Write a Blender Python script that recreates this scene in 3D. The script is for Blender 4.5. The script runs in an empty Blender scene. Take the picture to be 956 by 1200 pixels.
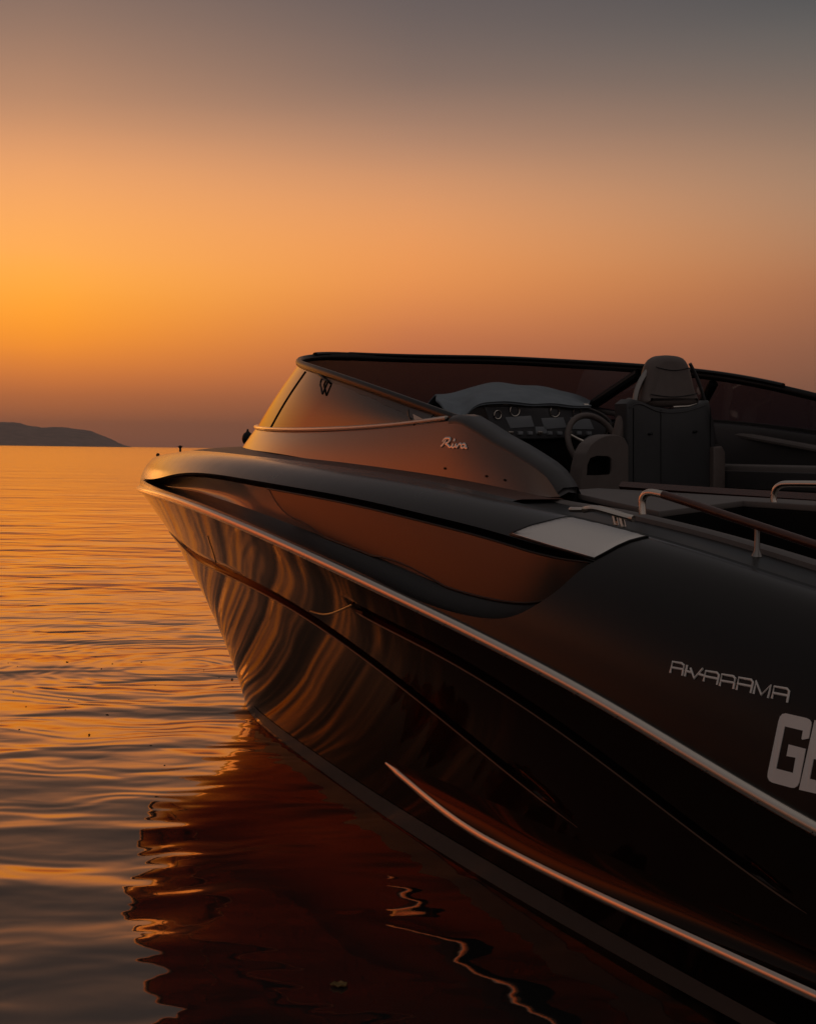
import bpy, bmesh, math, random
import numpy as np
from mathutils import Matrix, Vector
random.seed(4)
sc = bpy.context.scene
COL = sc.collection

# ------------------------------------------------------------------ camera
FPX, HC, CAMH = 1800.0, 528.1, 1.75
ROLL, PITCH = math.radians(0.8), math.atan((600 - HC) / FPX)
FW = np.array([0, math.cos(PITCH), -math.sin(PITCH)])
_R0 = np.array([1.0, 0, 0]); _U0 = np.cross(_R0, FW)
RT = math.cos(ROLL) * _R0 + math.sin(ROLL) * _U0
UP = np.cross(RT, FW)
CAM = np.array([0, 0, CAMH])
cam_d = bpy.data.cameras.new('camera'); cam = bpy.data.objects.new('camera', cam_d); COL.objects.link(cam)
m = Matrix([[RT[i], UP[i], -FW[i], CAM[i]] for i in range(3)] + [[0, 0, 0, 1]])
cam.matrix_world = m
cam_d.sensor_fit = 'VERTICAL'; cam_d.sensor_height = 36.0; cam_d.lens = 36.0 * FPX / 1200
cam_d.clip_start = 0.05; cam_d.clip_end = 60000
cam_d.dof.use_dof = False
sc.camera = cam

# ------------------------------------------------------------------ boat frame: u aft from the bow, v to starboard, z up
ANG = math.radians(31)
UV = np.array([math.sin(ANG), -math.cos(ANG), 0]); VV = np.array([math.cos(ANG), math.sin(ANG), 0])
BO = np.array([-2.05395644, 12.21073368, 0.0])
CB = np.array([(CAM - BO) @ UV, (CAM - BO) @ VV, CAM[2]])

def px_of(p):
    w = BO + UV * p[0] + VV * p[1] + np.array([0, 0, p[2]]) - CAM
    z = w @ FW
    return np.array([478 + FPX * (w @ RT) / z, 600 - FPX * (w @ UP) / z])

def ray(px, py):
    d = FW * FPX + RT * (px - 478) + UP * (600 - py)
    return np.array([d @ UV, d @ VV, d[2]])

def hit(px, py, axis, val):
    d = ray(px, py)
    return CB + d * ((val - CB[axis]) / d[axis])

def at_u(px, py, u): return hit(px, py, 0, u)
def at_v(px, py, v): return hit(px, py, 1, v)

def inv(surf, px, py, g):
    """surface parameters of the point of surf that the photo shows at px, py"""
    x = np.array(g, float); t = np.array([px, py], float)
    for _ in range(40):
        r = px_of(surf(*x)) - t
        if abs(r).max() < 0.02: break
        h = 1e-4
        J = np.stack([(px_of(surf(x[0] + h, x[1])) - px_of(surf(x[0] - h, x[1]))) / (2 * h),
                      (px_of(surf(x[0], x[1] + h)) - px_of(surf(x[0], x[1] - h))) / (2 * h)], 1)
        try: s = np.linalg.solve(J, -r)
        except np.linalg.LinAlgError: break
        s = np.clip(s, -0.4, 0.4)
        x = x + s
    return x

def inv_path(surf, pts, g):
    out = []
    for p in pts:
        g = inv(surf, p[0], p[1], g); out.append(g)
    return np.array(out)

def spline(xs, ys):
    """natural cubic spline"""
    xs = np.array(xs, float); ys = np.array(ys, float); n = len(xs); h = np.diff(xs)
    A = np.eye(n); b = np.zeros(n)
    for i in range(1, n - 1):
        A[i, i - 1] = h[i - 1]; A[i, i] = 2 * (h[i - 1] + h[i]); A[i, i + 1] = h[i]
        b[i] = 6 * ((ys[i + 1] - ys[i]) / h[i] - (ys[i] - ys[i - 1]) / h[i - 1])
    M = np.linalg.solve(A, b)
    def f(x):
        x = np.clip(np.asarray(x, float), xs[0], xs[-1])
        i = np.clip(np.searchsorted(xs, x) - 1, 0, n - 2)
        a = xs[i + 1] - x; c = x - xs[i]; H = h[i]
        return M[i] * a**3 / (6 * H) + M[i + 1] * c**3 / (6 * H) + (ys[i] / H - M[i] * H / 6) * a + (ys[i + 1] / H - M[i + 1] * H / 6) * c
    return f

def curve3(pts, n):
    """smooth curve through points, n samples"""
    pts = np.array(pts, float)
    d = np.r_[0, np.cumsum(np.linalg.norm(np.diff(pts, axis=0), axis=1))]
    t = np.linspace(0, d[-1], n)
    return np.stack([spline(d, pts[:, k])(t) for k in range(pts.shape[1])], 1)

def sstep(a, b, x):
    t = np.clip((x - a) / (b - a), 0, 1); return t * t * (3 - 2 * t)

# ------------------------------------------------------------------ object helpers
def tag(o, label=None, cat=None, group=None, kind=None):
    if label: o['label'] = label
    if cat: o['category'] = cat
    if group: o['group'] = group
    if kind: o['kind'] = kind
    return o

def mesh_obj(name, verts, faces, mat, parent=None, smooth=True, sharp=None, weld=0.0, angle=None, flip=False):
    me = bpy.data.meshes.new(name)
    bm = bmesh.new()
    vs = [bm.verts.new([float(c) for c in v]) for v in verts]
    for f in faces:
        try: bm.faces.new([vs[i] for i in (reversed(f) if flip else f)])
        except ValueError: pass
    if weld: bmesh.ops.remove_doubles(bm, verts=bm.verts, dist=weld)
    bad = [f for f in bm.faces if f.calc_area() < 1e-12]
    if bad: bmesh.ops.delete(bm, geom=bad, context='FACES_ONLY')
    for f in bm.faces: f.smooth = smooth
    if angle:
        bm.normal_update()
        for e in bm.edges:
            if len(e.link_faces) == 2 and e.calc_face_angle(0) > angle: e.smooth = False
    bm.to_mesh(me); bm.free()
    if mat: me.materials.append(mat)
    o = bpy.data.objects.new(name, me); COL.objects.link(o)
    if parent: o.parent = parent
    return o

class MB:
    def __init__(s): s.v = []; s.f = []
    def grid(s, G, closed=False, flip=False):
        G = np.asarray(G, float); n, k = G.shape[:2]; o = len(s.v)
        s.v += [tuple(p) for p in G.reshape(-1, 3)]
        for i in range(n - 1):
            for j in range(k if closed else k - 1):
                j2 = (j + 1) % k
                q = (o + i * k + j, o + i * k + j2, o + (i + 1) * k + j2, o + (i + 1) * k + j)
                s.f.append(q[::-1] if flip else q)
        return s
    def tube(s, path, r, n=12, rz=None, caps=True, up=(0, 0, 1)):
        """round (or oval: r across, rz along up) tube along a path; r may be a list"""
        path = np.asarray(path, float); m_ = len(path)
        r = np.broadcast_to(np.asarray(r, float), (m_,)); rz = r if rz is None else np.broadcast_to(np.asarray(rz, float), (m_,))
        T = np.gradient(path, axis=0); T /= np.linalg.norm(T, axis=1)[:, None] + 1e-12
        up = np.array(up, float); G = []
        for i in range(m_):
            a = np.cross(T[i], up)
            if np.linalg.norm(a) < 0.15: a = np.cross(T[i], [0.7, 0.7, 0.1])
            a /= np.linalg.norm(a)
            if G and a @ prev < 0: a = -a
            prev = a
            b = np.cross(a, T[i])
            G.append([path[i] + a * r[i] * math.cos(t) + b * rz[i] * math.sin(t) for t in np.linspace(0, 2 * math.pi, n, endpoint=False)])
        o = len(s.v); s.grid(G, closed=True)
        if caps:
            s.f.append(tuple(o + j for j in range(n))[::-1]); s.f.append(tuple(o + (m_ - 1) * n + j for j in range(n)))
        return s
    def prism(s, poly, du, bevel=0.0, axis=0):
        """closed polygon of 3-D points pushed by the vector du, rims shrunk by bevel"""
        P = np.asarray(poly, float); du = np.asarray(du, float); c = P.mean(0); n = len(P); o = len(s.v)
        L = np.linalg.norm(du); d = du / L
        def shr(k):
            out = []
            for i in range(n):
                a = P[i - 1] - P[i]; b = P[(i + 1) % n] - P[i]
                a /= np.linalg.norm(a) + 1e-9; b /= np.linalg.norm(b) + 1e-9
                nn = np.cross(d, b - a); nn /= np.linalg.norm(nn) + 1e-9
                out.append(P[i] + nn * k * s.ori)
            return np.array(out)
        area = sum(np.cross(P[i] - c, P[(i + 1) % n] - c) @ d for i in range(n)); s.ori = 1 if area > 0 else -1
        rings = [P] if not bevel else []
        if bevel:
            for t in (0, .3, .65, 1.0):
                k = bevel * (1 - math.sin(t * math.pi / 2)); h = bevel * (1 - math.cos(t * math.pi / 2))
                rings.append(shr(k) + d * h)
            for t in (1.0, .65, .3, 0):
                k = bevel * (1 - math.sin(t * math.pi / 2)); h = bevel * (1 - math.cos(t * math.pi / 2))
                rings.append(shr(k) + d * (L - h))
        else: rings.append(P + du)
        for R in rings: s.v += [tuple(p) for p in R]
        for i in range(len(rings) - 1):
            for j in range(n):
                j2 = (j + 1) % n; q = (o + i * n + j, o + i * n + j2, o + (i + 1) * n + j2, o + (i + 1) * n + j)
                s.f.append(q if s.ori > 0 else q[::-1])
        a = tuple(o + j for j in range(n)); b = tuple(o + (len(rings) - 1) * n + j for j in range(n))
        s.f.append(a[::-1] if s.ori > 0 else a); s.f.append(b if s.ori > 0 else b[::-1])
        return s
    def box(s, a, b, bevel=0.006):
        a = np.array(a, float); b = np.array(b, float); lo = np.minimum(a, b); hi = np.maximum(a, b)
        P = [(lo[0], lo[1], lo[2]), (hi[0], lo[1], lo[2]), (hi[0], hi[1], lo[2]), (lo[0], hi[1], lo[2])]
        return s.prism(P, (0, 0, hi[2] - lo[2]), bevel)
    def build(s, name, mat, parent=None, smooth=True, angle=0.6, weld=0.0, flip=False):
        return mesh_obj(name, s.v, s.f, mat, parent, smooth, None, weld, angle, flip)

def empty(name, loc=(0, 0, 0), parent=None):
    o = bpy.data.objects.new(name, None); COL.objects.link(o); o.location = loc
    o.empty_display_size = 0.1
    if parent: o.parent = parent
    return o

# ------------------------------------------------------------------ materials
def lin(c): return tuple(((x / 255) / 12.92 if x <= 10.31 else ((x / 255 + .055) / 1.055) ** 2.4) for x in c)

def mat(name, col, rough=0.4, metal=0.0, spec=0.5, coat=0.0, coat_rough=0.05, var=0.0, vscale=8.0, bump=0.0, bscale=60.0, rvar=0.0, ior=1.5, stretch=(1, 1, 1), coat_ior=1.5, tint=None):
    M = bpy.data.materials.new(name); M.use_nodes = True; nt = M.node_tree; N = nt.nodes; Lk = nt.links
    b = N['Principled BSDF']
    b.inputs['Base Color'].default_value = (*col, 1); b.inputs['Roughness'].default_value = rough; b.inputs['Metallic'].default_value = metal
    b.inputs['Specular IOR Level'].default_value = spec; b.inputs['IOR'].default_value = ior
    b.inputs['Coat Weight'].default_value = coat
    if tint: b.inputs['Specular Tint'].default_value = (*tint, 1)
    b.inputs['Coat Roughness'].default_value = coat_rough; b.inputs['Coat IOR'].default_value = coat_ior
    tc = N.new('ShaderNodeTexCoord'); mp = N.new('ShaderNodeMapping'); Lk.new(tc.outputs['Object'], mp.inputs['Vector']); mp.inputs['Scale'].default_value = stretch
    if var or rvar:
        n = N.new('ShaderNodeTexNoise'); n.inputs['Scale'].default_value = vscale; n.inputs['Detail'].default_value = 6; n.inputs['Roughness'].default_value = .6
        Lk.new(mp.outputs[0], n.inputs['Vector'])
        if var:
            r = N.new('ShaderNodeMapRange'); r.inputs['From Min'].default_value = .3; r.inputs['From Max'].default_value = .7
            r.inputs['To Min'].default_value = 1 - var; r.inputs['To Max'].default_value = 1 + var
            Lk.new(n.outputs['Fac'], r.inputs['Value'])
            mx = N.new('ShaderNodeVectorMath'); mx.operation = 'SCALE'; mx.inputs[0].default_value = col
            Lk.new(r.outputs[0], mx.inputs['Scale']); Lk.new(mx.outputs[0], b.inputs['Base Color'])
        if rvar:
            r = N.new('ShaderNodeMapRange'); r.inputs['From Min'].default_value = .3; r.inputs['From Max'].default_value = .7
            r.inputs['To Min'].default_value = max(rough - rvar, .01); r.inputs['To Max'].default_value = rough + rvar
            Lk.new(n.outputs['Fac'], r.inputs['Value']); Lk.new(r.outputs[0], b.inputs['Roughness'])
    if bump:
        n2 = N.new('ShaderNodeTexNoise'); n2.inputs['Scale'].default_value = bscale; n2.inputs['Detail'].default_value = 4
        Lk.new(mp.outputs[0], n2.inputs['Vector'])
        bp = N.new('ShaderNodeBump'); bp.inputs['Strength'].default_value = 1; bp.inputs['Distance'].default_value = bump
        Lk.new(n2.outputs['Fac'], bp.inputs['Height']); Lk.new(bp.outputs[0], b.inputs['Normal'])
    return M

M_HULL = mat('hull_gelcoat', (0.031, 0.025, 0.0225), 0.05, 0.8, 0.4, tint=(0.60, 0.42, 0.32))
M_PAINT = mat('satin_metallic_paint', (0.012, 0.0095, 0.0085), 0.30, 0.0, 0.15, coat=1.0, coat_rough=0.17, coat_ior=1.24, rvar=0.03, vscale=5, bump=0.00002, bscale=900)
M_RECESS = mat('recess_paint', (0.13, 0.10, 0.085), 0.24, 0.7, 0.4, coat=0.5, coat_rough=0.12)
M_COPPER = mat('bronze_paint', (0.155, 0.08, 0.05), 0.28, 1.0, 0.5, coat=0.9, coat_rough=0.12)
M_SIDEGLASS = mat('bronze_side_glass', (0.125, 0.10, 0.088), 0.28, 1.0)
M_BLACK = mat('black_gasket', (0.004, 0.004, 0.004), 0.35, 0, 0.3)
M_STEEL = mat('polished_steel', (0.78, 0.70, 0.61), 0.20, 1.0, rvar=0.05, vscale=30)
M_POST = mat('dull_steel', (0.30, 0.28, 0.26), 0.3, 1.0)
M_BRUSH = mat('brushed_steel', (0.90, 0.84, 0.78), 0.24, 1.0, rvar=0.02, vscale=20, stretch=(1, 8, 8))
M_LIP = mat('lip_bronze', (0.14, 0.09, 0.065), 0.35, 1.0)
M_STRIPE = mat('boot_stripe_paint', (0.12, 0.095, 0.082), 0.45, 0, 0.15)
M_TEAK = mat('dark_teak', (0.10, 0.036, 0.021), 0.42, 0, 0.4, var=0.35, vscale=6, stretch=(1, 14, 14))
M_WOOD = mat('varnished_mahogany', (0.085, 0.022, 0.010), 0.26, 0, 0.4, coat=0.3, coat_rough=0.1, var=0.4, vscale=9, stretch=(1, 18, 18))
M_DECK = mat('satin_deck', (0.10, 0.06, 0.045), 0.38, 0.3, 0.5)
M_GREY = mat('warm_grey_leather', (0.15, 0.13, 0.117), 0.5, 0, 0.4, var=0.10, vscale=14, bump=0.0006, bscale=260)
M_TAUPE = mat('taupe_leather', (0.14, 0.11, 0.097), 0.48, 0, 0.4, var=0.10, vscale=14, bump=0.0006, bscale=260)
M_SHELL = mat('charcoal_shell', (0.048, 0.048, 0.049), 0.42, 0, 0.4, var=0.08, vscale=8)
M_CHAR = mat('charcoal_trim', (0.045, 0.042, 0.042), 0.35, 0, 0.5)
M_CLOTH = mat('blue_grey_canvas', (0.21, 0.24, 0.265), 0.85, 0, 0.2, var=0.12, vscale=10, bump=0.0015, bscale=300)
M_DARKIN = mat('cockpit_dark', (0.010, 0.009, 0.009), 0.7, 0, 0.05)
M_SOFA = mat('grey_vinyl', (0.15, 0.13, 0.12), 0.5, 0, 0.4, var=0.06, vscale=7)
M_LETTER = mat('pale_lettering', (0.90, 0.84, 0.79), 0.5, 0.0, 0.4)
M_BADGE = mat('chrome_badge', (0.92, 0.88, 0.82), 0.22, 1.0)
M_MODEL = mat('satin_chrome_lettering', (0.92, 0.86, 0.80), 0.35, 0.15)
M_DASH = mat('dash_gloss', (0.11, 0.11, 0.115), 0.22, 0, 0.5)
M_GAUGE = mat('gauge_face', (0.32, 0.34, 0.36), 0.15, 0, 0.5)
M_LEAF = mat('dry_leaf', (0.20, 0.115, 0.03), 0.7, var=0.4, vscale=60)
M_SPECK = mat('dark_debris', (0.02, 0.014, 0.010), 0.8)
M_HILL = mat('hill_scrub', (0.30, 0.20, 0.16), 0.95, var=0.35, vscale=0.02)

def glass_mat():
    M = bpy.data.materials.new('tinted_windscreen'); M.use_nodes = True; nt = M.node_tree; N = nt.nodes; N.remove(N['Principled BSDF'])
    out = N['Material Output']; tr = N.new('ShaderNodeBsdfTransparent'); tr.inputs[0].default_value = (0.050, 0.055, 0.085, 1)
    gl = N.new('ShaderNodeBsdfGlossy'); gl.inputs['Color'].default_value = (0.85, 0.8, 0.75, 1); gl.inputs['Roughness'].default_value = 0.03
    ge = N.new('ShaderNodeNewGeometry'); dt = N.new('ShaderNodeVectorMath'); dt.operation = 'DOT_PRODUCT'
    nt.links.new(ge.outputs['Normal'], dt.inputs[0]); nt.links.new(ge.outputs['Incoming'], dt.inputs[1])
    def mth(op, a, b=None):
        n = N.new('ShaderNodeMath'); n.operation = op
        for i, x in enumerate((a, b)):
            if isinstance(x, (int, float)): n.inputs[i].default_value = x
            elif x is not None: nt.links.new(x, n.inputs[i])
        return n
    fr = mth('MULTIPLY_ADD', mth('POWER', mth('SUBTRACT', 1.0, mth('ABSOLUTE', dt.outputs['Value']).outputs[0]).outputs[0], 5.0).outputs[0], .80)
    fr.inputs[2].default_value = .17
    mx = N.new('ShaderNodeMixShader'); nt.links.new(fr.outputs[0], mx.inputs[0]); nt.links.new(tr.outputs[0], mx.inputs[1]); nt.links.new(gl.outputs[0], mx.inputs[2])
    nt.links.new(mx.outputs[0], out.inputs[0]); return M
M_GLASS = glass_mat()

# ------------------------------------------------------------------ world: dusk sky
def build_world():
    W = bpy.data.worlds.new('World'); sc.world = W; W.use_nodes = True; nt = W.node_tree; N = nt.nodes; L = nt.links
    bg = N['Background']; bg.inputs['Strength'].default_value = 1.12
    tc = N.new('ShaderNodeTexCoord'); sep = N.new('ShaderNodeSeparateXYZ'); nrm = N.new('ShaderNodeVectorMath'); nrm.operation = 'NORMALIZE'
    L.new(tc.outputs['Generated'], nrm.inputs[0]); L.new(nrm.outputs[0], sep.inputs[0])
    def math_(op, a, b=None, c=None):
        n = N.new('ShaderNodeMath'); n.operation = op
        for i, x in enumerate((a, b, c)):
            if x is None: continue
            if isinstance(x, (int, float)): n.inputs[i].default_value = x
            else: L.new(x, n.inputs[i])
        return n.outputs[0]
    el = math_('MULTIPLY', math_('ARCSINE', sep.outputs['Z']), 180 / math.pi)
    az = math_('MULTIPLY', math_('ARCTAN2', sep.outputs['X'], sep.outputs['Y']), 180 / math.pi)
    # faint unevenness of the haze layers
    nz = N.new('ShaderNodeTexNoise'); nz.inputs['Scale'].default_value = 3.0; nz.inputs['Detail'].default_value = 3
    mp = N.new('ShaderNodeMapping'); mp.inputs['Scale'].default_value = (1, 1, 9); L.new(nrm.outputs[0], mp.inputs[0]); L.new(mp.outputs[0], nz.inputs[0])
    el = math_('ADD', el, math_('MULTIPLY', math_('SUBTRACT', nz.outputs['Fac'], .5), 0.5))
    sdz = math_('SUBTRACT', math_('MODULO', math_('ADD', az, 22 + 540), 360), 180); ndz = math_('MULTIPLY', sdz, -1); daz = math_('ABSOLUTE', sdz)
    t = math_('DIVIDE', math_('ADD', math_('SQRT', math_('MAXIMUM', math_('DIVIDE', el, 90), 0)), 0.0), 1.0)
    def ramp(stops):
        r = N.new('ShaderNodeValToRGB'); r.color_ramp.interpolation = 'B_SPLINE' if False else 'EASE'
        r.color_ramp.interpolation = 'B_SPLINE'
        e = r.color_ramp.elements
        while len(e) > 1: e.remove(e[0])
        for i, (deg, c) in enumerate(stops):
            p = math.sqrt(max(deg, 0) / 90)
            x = e[0] if i == 0 else e.new(p)
            x.position = p; x.color = (*lin(c), 1)
        L.new(t, r.inputs[0]); return r.outputs['Color']
    glow = ramp([(0, (140, 84, 62)), (.8, (158, 92, 60)), (1.8, (185, 104, 58)), (2.8, (222, 124, 54)), (4.1, (255, 152, 40)), (5.5, (255, 166, 56)), (6.9, (255, 172, 80)), (9.7, (234, 160, 104)), (12.4, (174, 130, 103)), (16.5, (116, 100, 94)), (24, (78, 73, 74)), (40, (92, 88, 87)), (90, (106, 101, 99))])
    mid = ramp([(0, (118, 76, 60)), (.8, (134, 82, 60)), (1.8, (152, 90, 62)), (2.8, (176, 101, 67)), (3.7, (186, 106, 70)), (5, (215, 130, 75)), (6.7, (235, 150, 80)), (9, (222, 152, 100)), (11.2, (174, 131, 106)), (13.4, (123, 104, 95)), (16.7, (93, 86, 87)), (24, (68, 67, 70)), (40, (92, 88, 87)), (90, (106, 101, 99))])
    side = ramp([(0, (100, 70, 60)), (.8, (106, 73, 60)), (2.5, (128, 84, 64)), (4, (144, 93, 69)), (5.9, (168, 108, 74)), (7.5, (174, 124, 90)), (9.7, (165, 130, 105)), (12, (128, 108, 96)), (14.5, (98, 95, 92)), (16.7, (72, 74, 77)), (24, (62, 62, 65)), (40, (92, 88, 87)), (90, (106, 101, 99))])
    wide = ramp([(0, (92, 70, 62)), (3, (110, 80, 67)), (7, (116, 90, 78)), (12, (98, 86, 82)), (20, (82, 78, 79)), (40, (98, 94, 93)), (90, (106, 101, 99))])
    back = ramp([(0, (84, 78, 78)), (8, (104, 97, 95)), (25, (106, 100, 99)), (90, (106, 101, 99))])
    def mix(f, a, b):
        n = N.new('ShaderNodeMix'); n.data_type = 'RGBA'; L.new(f, n.inputs[0]); L.new(a, n.inputs[6]); L.new(b, n.inputs[7]); return n.outputs[2]
    def band(a, b, d=None):
        n = N.new('ShaderNodeMapRange'); n.interpolation_type = 'LINEAR'; L.new(d if d is not None else sdz, n.inputs[0]); n.inputs[1].default_value = a; n.inputs[2].default_value = b; return n.outputs[0]
    left = ramp([(0, (142, 78, 56)), (2.5, (196, 94, 52)), (5, (226, 114, 58)), (8, (216, 116, 68)), (12, (140, 96, 78)), (17, (96, 82, 78)), (26, (76, 71, 71)), (40, (96, 91, 90)), (90, (106, 101, 99))])
    c = mix(band(9, 22), glow, mid); c = mix(band(22, 37), c, side); c = mix(band(37, 75), c, wide)
    c = mix(band(3, 14, ndz), c, left); c = mix(band(33, 60, ndz), c, wide); c = mix(band(85, 135, daz), c, back)
    sky = N.new('ShaderNodeTexSky'); sky.sky_type = 'NISHITA'; sky.sun_disc = False
    sky.sun_elevation = math.radians(3); sky.sun_rotation = math.radians(-21); sky.dust_density = 3
    ns = N.new('ShaderNodeVectorMath'); ns.operation = 'SCALE'; L.new(sky.outputs[0], ns.inputs[0]); ns.inputs['Scale'].default_value = 0.0008
    ad = N.new('ShaderNodeVectorMath'); ad.operation = 'ADD'; L.new(c, ad.inputs[0]); L.new(ns.outputs[0], ad.inputs[1])
    L.new(ad.outputs[0], bg.inputs['Color'])
build_world()
sun_d = bpy.data.lights.new('sun', 'SUN'); sun = bpy.data.objects.new('sun', sun_d); COL.objects.link(sun)
sun_d.energy = 0.02; sun_d.color = (1.0, 0.42, 0.10); sun_d.angle = math.radians(6)
_az, _el = math.radians(-21), math.radians(3)
sun.rotation_euler = Vector((math.sin(_az) * math.cos(_el), math.cos(_az) * math.cos(_el), math.sin(_el))).to_track_quat('Z', 'Y').to_euler()

# ------------------------------------------------------------------ water
def wpt(px, py):
    d = FW * FPX + RT * (px - 478) + UP * (600 - py); return CAM + d * (-CAMH / d[2])
RING = 0.0013
def water_mat():
    M = bpy.data.materials.new('evening_sea'); M.use_nodes = True; nt = M.node_tree; N = nt.nodes; L = nt.links
    b = N['Principled BSDF']; b.inputs['Base Color'].default_value = (0.215, 0.205, 0.20, 1); b.inputs['Metallic'].default_value = 0.9; b.inputs['Roughness'].default_value = 0.02
    b.inputs['IOR'].default_value = 1.6; b.inputs['Specular IOR Level'].default_value = 0.5; b.inputs['Specular Tint'].default_value = (1, .77, .60, 1)
    tc = N.new('ShaderNodeTexCoord')
    def wave(sx, sy, rot, scale, detail, rough, amp, dist=0.0):
        mp = N.new('ShaderNodeMapping'); mp.inputs['Rotation'].default_value = (0, 0, math.radians(rot)); mp.inputs['Scale'].default_value = (sx, sy, 1)
        L.new(tc.outputs['Object'], mp.inputs[0])
        n = N.new('ShaderNodeTexNoise'); n.inputs['Scale'].default_value = scale; n.inputs['Detail'].default_value = detail; n.inputs['Roughness'].default_value = rough
        n.inputs['Distortion'].default_value = dist; L.new(mp.outputs[0], n.inputs['Vector'])
        k = N.new('ShaderNodeMath'); k.operation = 'MULTIPLY'; L.new(n.outputs['Fac'], k.inputs[0]); k.inputs[1].default_value = amp
        return k.outputs[0]
    far = N.new('ShaderNodeVectorMath'); far.operation = 'LENGTH'; L.new(tc.outputs['Object'], far.inputs[0])
    fm = N.new('ShaderNodeMapRange'); L.new(far.outputs['Value'], fm.inputs[0]); fm.inputs[1].default_value = 9; fm.inputs[2].default_value = 40; fm.inputs[3].default_value = 1; fm.inputs[4].default_value = 0.38
    def mth(op, a, b=None):
        n = N.new('ShaderNodeMath'); n.operation = op
        for i, x in enumerate((a, b)):
            if isinstance(x, (int, float)): n.inputs[i].default_value = x
            elif x is not None: L.new(x, n.inputs[i])
        return n.outputs[0]
    st_ = wpt(291, 818); sb = N.new('ShaderNodeVectorMath'); sb.operation = 'DISTANCE'; L.new(tc.outputs['Object'], sb.inputs[0]); sb.inputs[1].default_value = (st_[0] - .5, st_[1] + 1.6, 0)
    wob = wave(1, 1, 0, 1.1, 2, .5, 1.1); r_ = mth('ADD', sb.outputs['Value'], wob)
    ring = mth('MULTIPLY', mth('SINE', mth('MULTIPLY', r_, 2 * math.pi / .21)), mth('MULTIPLY', mth('EXPONENT', mth('MULTIPLY', sb.outputs['Value'], -.20)), RING))
    rm = N.new('ShaderNodeMapRange'); rm.interpolation_type = 'SMOOTHSTEP'; L.new(far.outputs['Value'], rm.inputs[0]); rm.inputs[1].default_value = 9; rm.inputs[2].default_value = 75; rm.inputs[3].default_value = .015; rm.inputs[4].default_value = .10
    L.new(rm.outputs[0], b.inputs['Roughness'])
    ws = [wave(.6, 1.0, 8, 0.75, 1, .4, 0.062), wave(.7, 1.0, -14, 1.9, 1, .4, 0.032, .4), wave(.75, 1.0, 5, 5.2, 1, .45, 0.0023, .5), wave(.8, 1, -25, 13, 0, .4, 0.0002)]
    ws.append(ring); ws.append(wave(.5, 1.0, 12, .16, 3, .55, .26)); h = ws[0]
    for w in ws[1:]:
        a = N.new('ShaderNodeMath'); a.operation = 'ADD'; L.new(h, a.inputs[0]); L.new(w, a.inputs[1]); h = a.outputs[0]
    hm = N.new('ShaderNodeMath'); hm.operation = 'MULTIPLY'; L.new(h, hm.inputs[0]); L.new(fm.outputs[0], hm.inputs[1]); h = hm.outputs[0]
    bp = N.new('ShaderNodeBump'); bp.inputs['Strength'].default_value = 1.0; bp.inputs['Distance'].default_value = 1.0
    L.new(h, bp.inputs['Height'])
    # farther out only the wave faces that roll towards the shore are seen, the backs hide behind them
    be = mth('MULTIPLY', mth('SUBTRACT', 1.0, mth('EXPONENT', mth('DIVIDE', far.outputs['Value'], -60.0))), -FACE)
    cv = N.new('ShaderNodeCombineXYZ'); L.new(be, cv.inputs[1])
    av = N.new('ShaderNodeVectorMath'); av.operation = 'ADD'; L.new(bp.outputs[0], av.inputs[0]); L.new(cv.outputs[0], av.inputs[1])
    nv = N.new('ShaderNodeVectorMath'); nv.operation = 'NORMALIZE'; L.new(av.outputs[0], nv.inputs[0])
    L.new(nv.outputs[0], b.inputs['Normal'])
    return M
FACE = 0.034
S = 30000
o = mesh_obj('water', [(-S, -S, 0), (S, -S, 0), (S, S, 0), (-S, S, 0)], [(0, 1, 2, 3)], water_mat(), smooth=False)
tag(o, 'calm rippled sea reflecting the orange evening sky', 'water', kind='structure')

# ------------------------------------------------------------------ far hills
def hills():
    D = 6000.0
    prof = [(-420, 515), (-330, 505), (-240, 508), (-150, 500), (-80, 496), (-30, 493), (0, 494.2), (15, 494.6), (25, 496), (34, 498.5), (50, 501), (65, 500.2), (77, 500.6), (92, 503), (104, 504), (116, 508.5), (130, 514), (142, 520), (150, 522.6), (160, 525)]
    xs = [p[0] for p in prof]; ys = [p[1] for p in prof]; f = lambda x: np.interp(x, xs, ys)
    G = []
    rnd = np.random.RandomState(3)
    for x in np.linspace(-420, 160, 260):
        d = FW * FPX + RT * (x - 478) + UP * (600 - f(x)); d = d / d[1]
        top = CAM + d * D; hgt = max(top[2], 0.0) ; j = rnd.uniform(-1, 1) * 1.2 * (hgt > 6)
        row = []
        for q, (dy, fr) in enumerate(((-900, -.02), (-600, .25), (-300, .62), (-80, .93), (0, 1.0), (300, .8), (700, .3), (1000, -.02))):
            k = (D + dy * (0.3 + .7 * hgt / 90)) / D
            row.append((top[0] * k, top[1] * k, hgt * fr * (1 + .05 * rnd.uniform(-1, 1) * (fr < .9)) + j * fr - 0.5))
        G.append(row)
    o = MB().grid(G).build('hill', M_HILL, angle=None, flip=True)
    tag(o, 'low hazy headland on the horizon at the left', 'hill', kind='structure')
hills()

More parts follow.
